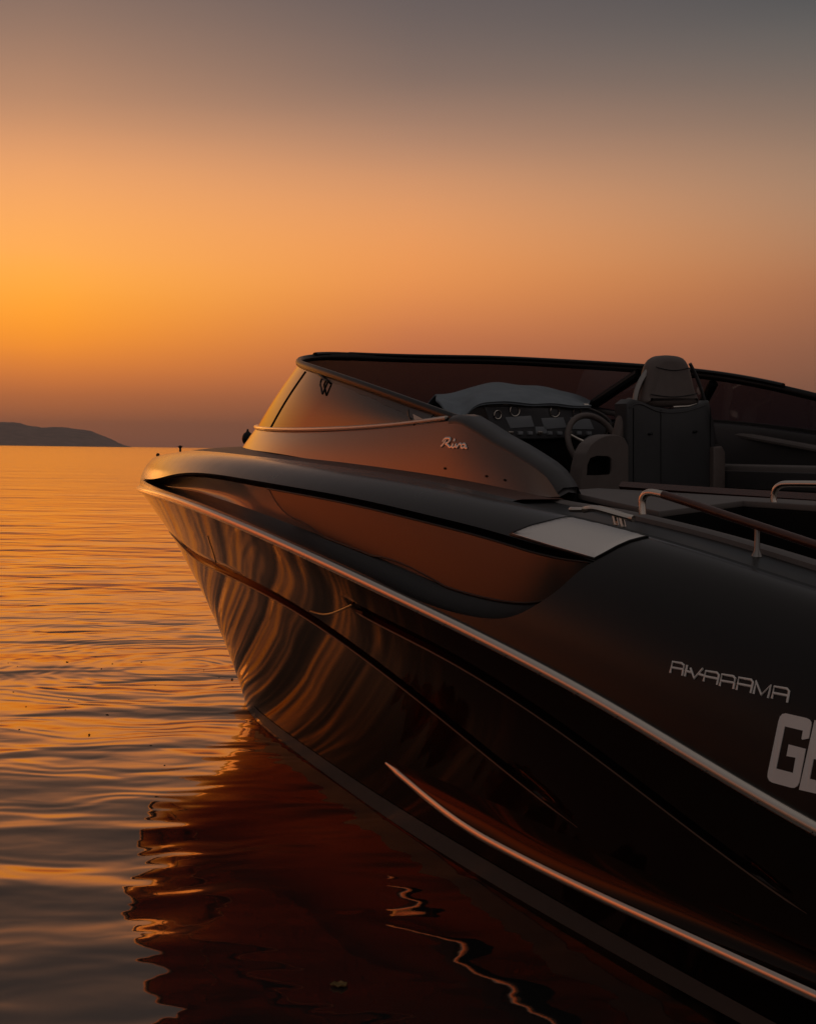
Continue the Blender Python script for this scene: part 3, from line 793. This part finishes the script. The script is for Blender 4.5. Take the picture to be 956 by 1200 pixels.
edge_ = on_surf(body, list(P) + [P[0]], .002)
MB().tube(edge_, .0045, 6).build('panel_gasket', M_BLACK, bul, angle=None)

# ------------------------------------------------------------------ fittings
c = inv(coam, 294.5, 518, (-.35, .5)); pc = on_surf(coam, [c], .03)[0]
path = [pc + np.array([0, 0, z]) for z in (.062, .052, .044, .036, .02, 0, -.02, -.036, -.05, -.062)]
MB().tube(path, [.006, .007, .012, .024, .034, .037, .032, .020, .009, .005], 14).build('running_light', M_BLACK, co)
nb = empty('bow_light', (.62, 0, 1.735), boat); nb.scale = (.6, .6, .6)
MB().tube([(0, 0, -.03), (0, 0, .025)], .014, 10).tube([(0, 0, .02), (0.0, 0, .034), (0, 0, .05)], [.02, .026, .012], 12).build('lamp', M_BLACK, nb)
MB().tube([(0, -.045, .04), (0, .04, .044)], .003, 8, rz=.0025).build('lamp_guard', M_BLACK, nb)
e = body(.35, 1.45); MB().tube([e, e + (0, 0, .018), e + (0, 0, .024)], [.014, .013, .006], 10).build('fairlead', M_BLACK, boat)

# cleat on the shoulder
cl = empty('mooring_cleat', (0, 0, 0), boat)
A, Bc, Cc = at_v(684, 597.5, -1.40), at_v(712, 599, -1.40), at_v(742, 608, -1.40)
MB().tube(curve3([A, A * .6 + Bc * .4 + (0, 0, .006), Bc, Bc * .5 + Cc * .5, Cc], 24), .019 * np.sin(np.linspace(.35, 2.9, 24)) ** .5, 10, rz=.0115).build('cleat_horn', M_STEEL, cl)
for x in (719, 727):
    t_ = at_v(x, 603, -1.40); b_ = at_v(x + 4, 622, -1.40)
    MB().tube([t_, (t_ + b_) / 2, b_], .009, 8).build('cleat_foot', M_STEEL, cl)
b_ = at_v(727, 622, -1.40); MB().tube([b_ + (-.09, 0, .018), b_ + (.03, 0, -.008)], .016, 10, rz=.004).build('cleat_base', M_STEEL, cl)
a_ = at_v(668, 597, -1.42); MB().tube([a_, a_ + (.03, 0, .0), a_ + (.07, 0, .002)], [.008, .016, .008], 8, rz=.009).build('fairlead', M_STEEL, boat)

# gunwale aft of the panel: teak top, grey inner coaming
G = []; Gi = []
for u in np.linspace(7.06, UE, 100):
    e = body(u, math.pi / 2); bg, z = -e[1], e[2]; inn = max(float(b0(u)) - .46, .3)
    G.append([(u, -bg, z), (u, -bg + .012, z + .004), (u, -bg + .03, z - .004), (u, -bg + .04, z - .004), (u, -inn, z - .002)])
    k = float(sstep(7.06, 7.5, u)); t = .012 * k
    Gi.append([(u, -inn - .008, z - .004), (u, -inn - .004, z + t), (u, -inn + .012, z + t + .006), (u, -inn + .05, z + t + .004), (u, -inn + .055, z + t - .03), (u, -inn + .06, .95)])
G = np.array(G); Gi = np.array(Gi)
MB().grid(G, flip=True).grid(mirror(G)).build('gunwale_top', M_BLACK, boat, angle=.6)
MB().grid(Gi, flip=True).grid(mirror(Gi)).build('inner_coaming', M_SOFA, boat, angle=.6)
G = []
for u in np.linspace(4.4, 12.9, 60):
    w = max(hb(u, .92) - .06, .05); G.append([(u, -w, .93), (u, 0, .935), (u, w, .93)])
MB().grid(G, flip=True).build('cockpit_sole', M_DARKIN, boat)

# wooden hand rail with steel elbow and posts
hr = empty('hand_rail', (0, 0, 0), boat); V_ = -1.31
el_ = curve3([at_v(x, y, V_) for x, y in ((752.5, 603), (752, 592), (753, 583), (758, 578), (766, 577.5), (778, 580))], 30)
MB().tube(el_, .0125, 14).build('rail_elbow', M_STEEL, hr)
wd = [at_v(x, y, V_) for x, y in ((777, 579.8), (800, 587), (840, 600.5), (887, 616), (956, 639))]
wd.append(wd[-1] + (wd[-1] - wd[-2]) * 1.3)
MB().tube(curve3(wd, 50), .0135, 16).build('rail_bar', M_WOOD, hr)
for x, y in ((887, 619), (1012, 662)):
    a_ = at_v(x, y, V_); b_ = a_.copy(); b_[2] = float(zg(a_[0])) - .004
    MB().tube([a_, b_ + (0, 0, .02), b_ + (0, 0, .008), b_], [.0085, .0085, .014, .017], 12).build('rail_post', M_POST, hr)
# steel grab rail inboard
gr = [at_v(x, y, -.78) for x, y in ((907, 596), (906, 584), (908, 574), (914, 568.5), (924, 567), (940, 567), (985, 568))]
MB().tube(curve3(gr, 50), .0115, 14).build('grab_rail', M_STEEL, boat)
# grey counter top beside the helm with a mahogany edge
zc = 1.59
fa, fb, na, nb_ = at_v(700, 572, -.62), at_v(956, 587, -.62), at_v(956, 592, -.80), at_v(870, 586.5, -.80)
poly = [at_v(662, 575, -1.10), fa, fb, fb + (fb - fa) * .6, na + (fb - fa) * .6, na, nb_, at_v(772, 599, -1.14), at_v(720, 588, -1.14)]
MB().prism(poly, (0, 0, -.022), .004).build('side_counter', M_SOFA, boat, angle=.6)
cc_ = sum(poly) / len(poly)
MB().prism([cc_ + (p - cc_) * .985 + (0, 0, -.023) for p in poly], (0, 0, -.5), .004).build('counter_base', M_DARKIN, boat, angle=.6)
P = [at_v(728, 570, -.30), at_v(840, 578, -.42), at_v(956, 585.5, -.55), at_v(1010, 589, -.6)]
MB().tube(curve3(P, 30), .016, 4, rz=.022).build('counter_edge', M_WOOD, boat, angle=.6)

# ------------------------------------------------------------------ helm
US = 5.72
def face(px, u): return [at_u(x, y, u) for x, y in px]
seat = empty('helm_seat', (0, 0, 0), boat)
shell = [(734, 473), (741, 467.5), (752, 470), (765, 475.5), (785, 479), (805, 477), (820, 473), (829, 469), (833, 488), (838, 520), (838, 600), (735, 600), (735, 520)]
MB().prism(face(dens(shell, 2), US), (-.10, 0, 0), .012).build('seat_shell', M_SHELL, seat, angle=.7)
MB().tube([at_u(774, 480, US + .001), at_u(774, 540, US + .001), at_u(774, 600, US + .001)], .0022, 6).build('shell_seam', M_BLACK, seat)
for x, y in ((760.5, 508.5), (813, 506)):
    a_ = at_u(x, y, US); MB().tube([a_ + (-.01, -.012, 0), a_ + (.008, 0, 0), a_ + (.002, .014, .002)], .006, 8).build('shell_latch', M_BLACK, seat)
bolL = [(723, 512), (731, 482), (735, 470), (742, 466), (745, 480), (741, 522), (722, 522)]
MB().prism(face(dens(bolL, 2), US - .03), (-.06, 0, 0), .02).build('seat_bolster', M_TAUPE, seat, angle=.8)
bolR = [(826, 470), (831, 469), (838, 500), (842, 520), (828, 524)]
MB().prism(face(dens(bolR, 2), US - .03), (-.24, 0, 0), .015).build('seat_bolster', M_CHAR, seat, angle=.8)
head = [(757, 473), (759, 462), (764, 440), (768, 426), (774, 418.5), (783, 416), (794, 416.5), (803, 419), (809, 427), (814, 445), (819, 462), (822, 471), (815, 475.5), (800, 477), (780, 477.5), (765, 476)]
hp = curve3(np.array(face(head + head[:1], US - .0)), 48)[:-1]
MB().prism(hp, (-.11, 0, 0), .035).build('headrest', M_TAUPE, seat, angle=None)
hoopL = [at_u(x, y, US - .06) for x, y in ((743, 474), (745, 462), (750, 448), (757, 437), (765, 428), (772, 422))]
MB().tube(curve3(hoopL, 30), .015, 10).build('headrest_hoop', M_POST, seat)
hoopR = [at_u(x, y, US - .08) for x, y in ((808, 426), (815, 440), (821, 456), (826, 472))]
MB().tube(curve3(hoopR, 20), .009, 10).build('headrest_hoop', M_SHELL, seat)
MB().tube([at_u(788, 477, US - .02), at_u(806, 476, US - .02), at_u(815, 473, US - .02)], .006, 8).build('headrest_pin', M_STEEL, seat)
for pts_ in (((762, 462), (790, 465), (817, 461)), ((768, 430), (790, 434), (808, 431))):
    MB().tube(curve3([at_u(x, y, US + .003) for x, y in pts_], 30), .0022, 6).build('headrest_seam', M_BLACK, seat)
MB().tube(curve3([at_u(x, y, US + .002) for x, y in ((737, 478), (745, 473.5), (765, 480), (785, 483.5), (805, 481.5), (826, 474.5))], 40), .0028, 6).build('shell_piping', M_CHAR, seat)
for xs_ in (742, 832):
    MB().tube(curve3([at_u(xs_, y, US + .002) for y in (478, 520, 560, 598)], 20), .0024, 6).build('shell_piping', M_BLACK, seat)
# arm panel with an opening, left of the seat
UA = US + .03
arm_o = [(678, 600), (679, 570), (682, 548), (686, 531), (692, 520), (701, 513), (712, 509), (724, 509), (733, 513), (737, 522), (737, 600)]
arm_i = [(688, 557), (688.5, 545), (692, 537), (700, 534.5), (712, 535), (716, 538), (716, 550), (715, 556), (700, 557)]
def ringface(outer, inner, u, depth, n=60):
    def res(poly):
        p = np.array(dens(poly, 4)); c = np.array([703, 546]); a = np.unwrap(np.arctan2(p[:, 1] - c[1], p[:, 0] - c[0])); 
        tt = np.linspace(0, 2 * math.pi, n, endpoint=False); r = []
        ang = np.arctan2(p[:, 1] - c[1], p[:, 0] - c[0]); od = np.argsort(ang); ang, pp = ang[od], p[od]
        ang = np.r_[ang - 2 * math.pi, ang, ang + 2 * math.pi]; pp = np.r_[pp, pp, pp]
        return np.stack([np.interp(tt - math.pi, ang, pp[:, 0]), np.interp(tt - math.pi, ang, pp[:, 1])], 1)
    A_, B_ = res(outer), res(inner); c = A_.mean(0)
    rings = []
    for poly, sc_, du in ((A_, 1, -.09), (A_, 1, -.03), (A_, .985, -.008), (A_, .96, 0), (B_, 1.05, 0), (B_, 1.0, -.008), (B_, .96, -.07), (B_, .02, -.075)):
        cc = c if poly is A_ else B_.mean(0)
        rings.append([at_u(*(cc + (p - cc) * sc_), u) + (du, 0, 0) for p in poly])
    return np.array(rings)
R_ = ringface(arm_o, arm_i, UA, .3)
MB().grid(R_[:6], closed=True).build('arm_panel', M_TAUPE, seat, angle=.9)
MB().grid(R_[5:], closed=True).build('arm_pocket', M_DARKIN, seat, angle=.9)
armR = [(836, 524), (846, 523), (850, 530), (850.5, 600), (836, 600)]
MB().prism(face(dens(armR, 2), UA), (-.10, 0, 0), .01).build('arm_panel', M_TAUPE, seat, angle=.8)

# dash with instruments
UD = 4.86
dash = empty('dashboard', (0, 0, 0), boat)
dpoly = [(566, 473), (580, 472.5), (640, 474), (692, 477), (708, 484), (717, 492), (718, 503), (706, 511), (640, 515), (600, 515), (583, 512), (573, 496)]
MB().prism(face(dens(dpoly, 2), UD), (-.35, 0, 0), .012).build('instrument_panel', M_DASH, dash, angle=.7)
for k, pl_ in enumerate(([(592, 489), (622, 487), (626, 500), (598, 502)], [(634, 490), (660, 489), (664, 501), (638, 503)], [(668, 489), (690, 489), (696, 503), (671, 503)], [(627, 500), (640, 500), (641, 508), (628, 508)])):
    MB().prism(face(pl_, UD + .004), (-.01, 0, 0), .002).build('gauge', M_GAUGE, dash, angle=.6)
for x, y in ((591, 473.5), (686, 474.5)):
    a_ = at_u(x, y, UD + .01); MB().tube([a_ + (0, -.015, 0), a_ + (0, .015, 0)], .008, 8).build('cover_snap', M_STEEL, dash)
lower = [(545, 486), (556, 478), (566, 474), (574, 498), (586, 513), (640, 516), (705, 512), (722, 495), (722, 600), (600, 600), (560, 540)]
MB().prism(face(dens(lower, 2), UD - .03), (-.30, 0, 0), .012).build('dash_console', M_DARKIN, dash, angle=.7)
wing = [(545, 486), (556, 477), (572, 474), (576, 490), (584, 512), (572, 516)]
MB().prism(face(dens(wing, 2), UD - .004), (-.02, 0, 0), .006).build('dash_side', mat('dash_brown', (.035, .02, .014), .4), dash, angle=.7)
for x, y, rr_ in ((603, 481, .030), (650, 482, .030), (676, 483, .026), (583, 486, .022)):
    c_ = at_u(x, y, UD + .006)
    MB().tube([c_ + rr_ * (np.array([0, math.cos(t), math.sin(t)])) for t in np.linspace(0, 2 * math.pi, 40)], .0035, 8, up=(1, 0, 0), caps=False).build('gauge_bezel', M_STEEL, dash)
for k_ in range(9):
    c_ = at_u(597 + k_ * 11.5, 507.5, UD + .002); MB().box(c_ + (-.004, -.014, -.009), c_ + (.012, .014, .009), .003).build('switch', M_GAUGE if k_ % 3 else M_STEEL, dash)
MB().tube(curve3([at_u(x, y, UD + .008) for x, y in ((570, 475.5), (600, 475), (640, 476.3), (690, 479), (706, 486), (714, 493))], 40), .006, 8).build('panel_rim', M_SOFA, dash)
for k_ in (0, 1):
    c_ = at_u(708 + 7 * k_, 520, UD + .08); MB().tube([c_, c_ + (.02, 0, .09), c_ + (.03, 0, .11)], [.008, .007, .016], 10).build('throttle_lever', M_STEEL, dash)
# steering wheel
uw_ = 5.10; wc = at_u(695, 520, uw_); rw = np.linalg.norm(at_u(695, 484, uw_) - wc)
whl = empty('steering_wheel', wc, boat)
ax = np.array([1.0, 0, .42]); ax /= np.linalg.norm(ax); e1 = np.array([0, 1.0, 0]); e2 = np.cross(ax, e1)
MB().tube([rw * (math.cos(t) * e1 + math.sin(t) * e2) for t in np.linspace(0, 2 * math.pi, 64)], .0165, 12, up=ax, caps=False).build('rim', M_TAUPE, whl)
for t in (.35, 2.8, 4.71):
    d_ = math.cos(t) * e1 + math.sin(t) * e2
    MB().tube([d_ * .03 - ax * .02, d_ * rw * .6 - ax * .012, d_ * rw], [.012, .009, .008], 8).build('spoke', M_STEEL, whl)
MB().tube([-ax * .14, -ax * .05, -ax * .03, ax * .004, ax * .012], [.03, .035, .05, .048, .02], 20, up=e1).build('hub', M_CHAR, whl)

# starboard bench under the far windscreen
bench = empty('side_bench', (0, 0, 0), boat)
MB().box((5.2, .84, 1.0), (6.42, 1.02, 1.705), .02).box((6.43, .84, 1.0), (8.6, 1.02, 1.70), .02).build('bench_back', M_SOFA, bench, angle=.7)
MB().box((5.2, .45, .95), (8.6, .83, 1.565), .03).build('bench_seat', M_SOFA, bench, angle=.7)
MB().box((5.2, .80, 1.585), (8.6, .838, 1.672), .006).build('bench_front', M_CHAR, bench, angle=.7)
a_, b_ = at_v(800, 498, 1.04), at_v(956, 526, 1.04); d_ = (b_ - a_)
MB().tube(curve3([a_ - d_ * .8 + (0, -.12, 0.01), a_, (a_ + b_) / 2, b_, b_ + d_ * .7], 40), .02, 10, rz=.018).build('far_ledge', M_SOFA, boat)

# ------------------------------------------------------------------ canvas cover lying over the dash: a thing of its own
rows_ = [((522, 480), (540, 491), (552, 480), (567, 471.5), (600, 471.5), (640, 473), (672, 474.5), (693, 476)),
         ((516, 472), (536, 480), (552, 469), (573, 463), (608, 463), (643, 465), (673, 468.5), (692, 474.5)),
         ((511, 466), (532, 468), (550, 460.5), (573, 455), (606, 455.5), (641, 459), (670, 466), (690, 473.5)),
         ((508, 463), (528, 462.5), (548, 456.5), (572, 452), (605, 453), (640, 456), (668, 464), (688, 472.8))]
uR = (UD + .05, UD - .06, UD - .26, UD - .46)
R_ = [curve3(np.array(face(r, u)), 60) for r, u in zip(rows_, uR)]
last = R_[-1] + np.array([-.10, 0, -.07]); R_.append(last)
R_ = np.array(R_); G = np.stack([curve3(R_[:, j], 26) for j in range(R_.shape[1])], 1)
rn = np.random.RandomState(2)
ph = rn.uniform(0, 6.28, 6)
for i in range(G.shape[0]):
    for j in range(G.shape[1]):
        x = j / 59; y = i / 25
        G[i, j, 2] += .005 * math.sin(9 * x + 3 * y + ph[0]) * math.sin(3 * y + ph[1]) + .003 * math.sin(23 * x - 6 * y + ph[2])
T = G.copy(); T[..., 2] -= .012; T[..., 0] -= .008
mb = MB().grid(G).grid(T, flip=True)
n0, n1 = G.shape[:2]; off = n0 * n1
for i in range(n0 - 1):
    for j in (0, n1 - 1): a = i * n1 + j; mb.f.append((a, a + n1, off + a + n1, off + a))
for j in range(n1 - 1):
    for i in (0, n0 - 1): a = i * n1 + j; mb.f.append((a, a + 1, off + a + 1, off + a))
cov = mb.build('canvas_cover', M_CLOTH, None, angle=None)
cov.matrix_world = Matrix.Translation(Vector(BO)) @ Matrix.Rotation(boat.rotation_euler.z, 4, 'Z')
tag(cov, 'blue-grey canvas cover draped over the dashboard behind the windscreen', 'cover')

# ------------------------------------------------------------------ floating bits
def wpt(px, py):
    d = FW * FPX + RT * (px - 478) + UP * (600 - py); return CAM + d * (-CAMH / d[2])
p = wpt(398, 1156); rn = np.random.RandomState(7); n = 18
ringv = [(.026 * (1 + .25 * rn.uniform(-1, 1)) * math.cos(t), .02 * (1 + .25 * rn.uniform(-1, 1)) * math.sin(t)) for t in np.linspace(0, 2 * math.pi, n, endpoint=False)]
ringv = [(x, y) for x, y in ringv]
Lr = []
for k, z in ((0.02, .004), (.5, .006), (.9, .005), (1.0, .009), (1.0, .006), (.9, .002), (.02, .001)):
    Lr.append([(x * k, y * k, z + .003 * math.sin(5 * x / .02) * k) for x, y in ringv])
leaf = MB().grid(np.array(Lr), closed=True).build('floating_leaf', M_LEAF, None, angle=None); leaf.location = (p[0], p[1], .002)
tag(leaf, 'dry yellow-brown leaf floating on the dark water below the hull', 'leaf')
SPK = [(79, 776), (132, 778), (21, 781), (10, 777), (119, 784), (166, 776), (239, 785), (257, 794), (272, 796), (182, 803), (16, 811), (77, 832), (126, 838), (23, 855), (31, 828), (81, 820), (105, 861), (177, 874), (193, 897)]
sme = None
for i, (x, y) in enumerate(SPK):
    p = wpt(x, y)
    if sme is None:
        mb = MB(); mb.tube([(-.012, 0, .0), (-.005, .003, .0015), (.006, -.002, .0015), (.013, .001, .0)], [.002, .006, .005, .002], 8)
        s_ = mb.build('floating_speck', M_SPECK); sme = s_.data
    else:
        s_ = bpy.data.objects.new('floating_speck', sme); COL.objects.link(s_)
    s_.location = (p[0], p[1], 0); s_.rotation_euler = (0, 0, i * 1.3); k = (.9, .6, .5, .45)[i % 4]; s_.scale = (k, k, k)
    tag(s_, 'tiny dark speck of debris floating on the water left of the bow', 'debris', 'specks of debris floating left of the bow')

# ------------------------------------------------------------------ evening haze over the sea
def haze():
    M = bpy.data.materials.new('evening_haze'); M.use_nodes = True; nt = M.node_tree; N = nt.nodes; N.remove(N['Principled BSDF'])
    v = N.new('ShaderNodeVolumePrincipled'); v.inputs['Color'].default_value = (.9, .82, .78, 1); v.inputs['Density'].default_value = HAZE; v.inputs['Anisotropy'].default_value = .0
    nt.links.new(v.outputs[0], N['Material Output'].inputs['Volume'])
    x0, x1, y0, y1, z0_, z1 = -9000, 9000, -400, 9500, -1.5, 150
    V = [(x, y, z) for z in (z0_, z1) for x, y in ((x0, y0), (x1, y0), (x1, y1), (x0, y1))]
    o = mesh_obj('haze', V, [(3, 2, 1, 0), (4, 5, 6, 7), (0, 1, 5, 4), (1, 2, 6, 5), (2, 3, 7, 6), (3, 0, 4, 7)], M, smooth=False)
    tag(o, 'thin evening haze lying over the whole sea', 'haze', kind='stuff')
HAZE = 0.00008
haze()

# ------------------------------------------------------------------ render settings
sc.render.engine = 'CYCLES'
sc.cycles.max_bounces = 10; sc.cycles.glossy_bounces = 6; sc.cycles.transparent_max_bounces = 16; sc.cycles.use_denoising = True
sc.cycles.caustics_reflective = True; sc.cycles.sample_clamp_indirect = 4
vs_ = sc.view_settings; vs_.view_transform = 'Standard'; vs_.look = 'None'; vs_.exposure = 0; vs_.gamma = 1
